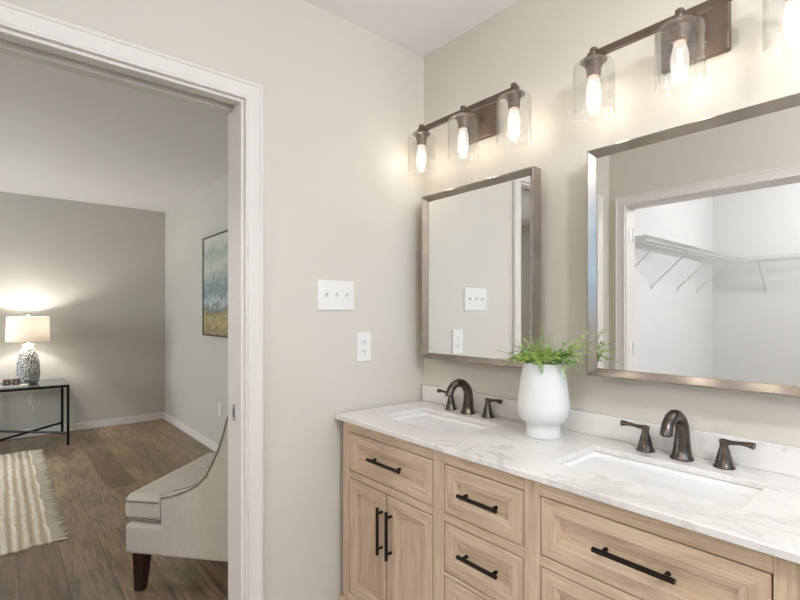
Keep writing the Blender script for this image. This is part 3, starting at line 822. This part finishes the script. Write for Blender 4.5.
# ------------------------------------------------------------------ rug
RX0, RX1, RY0, RY1 = -4.06, -1.735, -2.75, -1.235
m = MB()
nx, ny = 60, 70
rn = random.Random(5)
ph = [rn.uniform(0, 6) for _ in range(4)]
def rug_pt(i, j, z):
    u, v = i/nx, j/ny
    x = RX0+(RX1-RX0)*u + (.008*math.sin(v*40+ph[0])+.006*math.sin(v*93+ph[1]))*(1 if u in (0, 1) else .2)
    y = RY0+(RY1-RY0)*v + (.006*math.sin(u*30+ph[2])+.004*math.sin(u*77))*(1 if v in (0, 1) else .2)
    zz = z + (.0025*math.sin(v*ny*.9) if z > .004 and 0 < u < 1 else 0)
    return (x, y, zz)
gt = [[m.bm.verts.new(rug_pt(i, j, .011)) for j in range(ny+1)] for i in range(nx+1)]
gb = [[m.bm.verts.new(rug_pt(i, j, .001)) for j in range(ny+1)] for i in range(nx+1)]
for i in range(nx):
    for j in range(ny):
        m._f([gt[i][j], gt[i+1][j], gt[i+1][j+1], gt[i][j+1]]); m._f([gb[i][j], gb[i][j+1], gb[i+1][j+1], gb[i+1][j]])
for i in range(nx):
    m._f([gt[i][0], gb[i][0], gb[i+1][0], gt[i+1][0]]); m._f([gt[i][ny], gt[i+1][ny], gb[i+1][ny], gb[i][ny]])
for j in range(ny):
    m._f([gt[0][j], gt[0][j+1], gb[0][j+1], gb[0][j]]); m._f([gt[nx][j], gb[nx][j], gb[nx][j+1], gt[nx][j+1]])
rug = tag(m.build('rug', M['rug'], smooth=True, angle=50), 'cream and tan striped woven rug with a fringed edge on the plank floor', 'rug')
m = MB()
x = RX0+.005
while x < RX1-.005:
    L = rn.uniform(.055, .095); dx = rn.uniform(-.02, .02)
    m.tube([(x, RY1-.01, .007), (x+dx*.4, RY1+L*.5, .006), (x+dx, RY1+L, .0045)], [.0032, .003, .002], 5)
    x += rn.uniform(.005, .010)
fr = m.build('fringe', M['fringe'], rug)
fr['kind'] = 'stuff'

# ------------------------------------------------------------------ armchair (local: x to the back, y to the far side)
ch = empty('armchair', (-.925, -.960, 0), 'oatmeal linen armchair with swooping arms and dark wooden legs beside the doorway', 'armchair')
CW, CD = .72, .80
def cb(m, name, mat, parent=ch, **k): return m.build(name, mat, parent, local=True, **k)
m = MB().box((0, .0, .186), (CD-.06, CW, .325)); base = cb(m, 'seat_base', M['linen'], bevel=.018, seg=4)
def arm_profile():
    top = [(.184, .452), (.215, .459), (.27, .475), (.33, .502), (.368, .524), (.407, .564), (.44, .627), (.469, .69), (.488, .745), (.507, .815), (.53, .87), (.57, .92), (.63, .945), (.70, .95), (.77, .93)]
    return [(.184, .188)] + top + [(.80, .88), (.785, .5), (.765, .188)]
def side(y0, y1):
    m = MB().prism(arm_profile(), 'y', y0, y1)
    return cb(m, 'arm', M['linen'], bevel=.012, seg=3)
a1 = side(-.002, .095); a2 = side(CW-.095, CW+.002)
tp = arm_profile()[1:16]
for a, ys_ in ((a1, (.0, .093)), (a2, (CW-.093, CW))):
    m = MB()
    for yy in ys_: m.tube([(x, yy, z) for x, z in tp], .0042, 8)
    cb(m, 'piping', M['piping'], a, smooth=True)
# back between the arms, slightly raked
m = MB().prism([(.56, .43), (.63, .91), (.70, .935), (.77, .915), (.75, .3), (.60, .3)], 'y', .09, CW-.09)
cb(m, 'backrest', M['linen'], bevel=.02, seg=4)
# T-shaped cushion
poly = [(-.018, .004), (.172, .004), (.174, .10), (.59, .10), (.59, CW-.10), (.174, CW-.10), (.172, CW-.004), (-.018, CW-.004)]
m = MB().prism(poly, 'z', .326, .456)
cu = cb(m, 'seat_cushion', M['linen'], bevel=.042, seg=6)
for z in (.428, .354):
    m = MB(); o = -.001
    pts = [(.170, .003, z), (.08, .003, z), (.01, .004, z), (-.010, .010, z), (-.019, .03, z), (-.020, CW*.5, z), (-.019, CW-.03, z), (-.010, CW-.010, z), (.01, CW-.004, z), (.170, CW-.003, z)]
    m.tube(pts, .0038, 8); cb(m, 'piping', M['piping'], cu, smooth=True)
for lx_, ly_, rake in ((.056, .050, -.010), (.056, CW-.050, -.010), (.68, .06, .05), (.68, CW-.06, .05)):
    a, b = .031, .020
    m = MB().loops([[(lx_+rake-b, ly_-b, 0), (lx_+rake+b, ly_-b, 0), (lx_+rake+b, ly_+b, 0), (lx_+rake-b, ly_+b, 0)], [(lx_-a, ly_-a, .19), (lx_+a, ly_-a, .19), (lx_+a, ly_+a, .19), (lx_-a, ly_+a, .19)]])
    cb(m, 'leg', M['leg'], bevel=.003)
ch.rotation_euler = (0, 0, math.atan2(.65, .76))
ch.location = (-.924, -1.018, 0)

# ------------------------------------------------------------------ painting
ar = empty('painting', (-2.9, BY, 1.075), 'abstract blue and olive landscape painting in a thin dark frame on the bedroom wall', 'painting')
AX0, AX1, AZ0, AZ1 = -3.215, -2.35, 1.08, 2.018
m = MB()
pf = [(0, 0), (0, .038), (.012, .038), (.012, .030), (.012, 0)]
rings = [[(AX0+u, BY-v, AZ0+u) for u, v in pf], [(AX1-u, BY-v, AZ0+u) for u, v in pf], [(AX1-u, BY-v, AZ1-u) for u, v in pf], [(AX0+u, BY-v, AZ1-u) for u, v in pf]]
MB().loops(rings, True, False, True).build('frame', M['artframe'], ar)
cv = MB().box((AX0+.012, BY-.030, AZ0+.012), (AX1-.012, BY-.004, AZ1-.012)).build('canvas', M['art'], ar)
for v in cv.data.vertices: v.co.z -= .30
cv.location.z = .30

# ------------------------------------------------------------------ closet wire shelves
def wire_shelf(label, along, a0, a1, wall, out, brackets, z=1.822):
    # along 'y': runs in y at x = wall..wall+out ; along 'x': runs in x at y = wall..wall+out
    def P(a, d, zz): return (wall+d, a, zz) if along == 'y' else (a, wall+d, zz)
    r = empty('wire_shelf', P((a0+a1)/2, 0, z-.3), label, 'closet shelf', 'white wire closet shelves')
    m = MB()
    n = int(abs(a1-a0)/.026)
    for i in range(n+1):
        a = a0+(a1-a0)*i/n
        m.tube([P(a, .004*(1 if out > 0 else -1), z), P(a, out, z), P(a, out, z-.030)], .0022, 5)
    m.build('cross_wires', M['wire'], r)
    for d, zz in ((out, z+.004), (out, z-.032), (out*.5, z-.004), (out*.04, z-.004)):
        MB().tube([P(a0, d, zz), P(a1, d, zz)], .0042, 8).build('rail', M['wire'], r, smooth=True)
    for a in brackets:
        b = MB(); b.tube([P(a, out*.95, z-.032), P(a, out*.02, z-.30)], .006, 8)
        b.tube([P(a, out*.02, z-.30), P(a, 0.0, z-.335)], .006, 8)
        b.build('bracket', M['wire'], r, smooth=True)
    return r
wire_shelf('white wire shelf along the closet side wall, seen in the mirror', 'y', CY+.001, YO-.16, -.13, .30, [-2.25, -2.85, -3.4, -3.9])
wire_shelf('white wire shelf along the closet back wall, seen in the mirror', 'x', .18, 2.3, CY, .30, [.32, .95, 1.6])
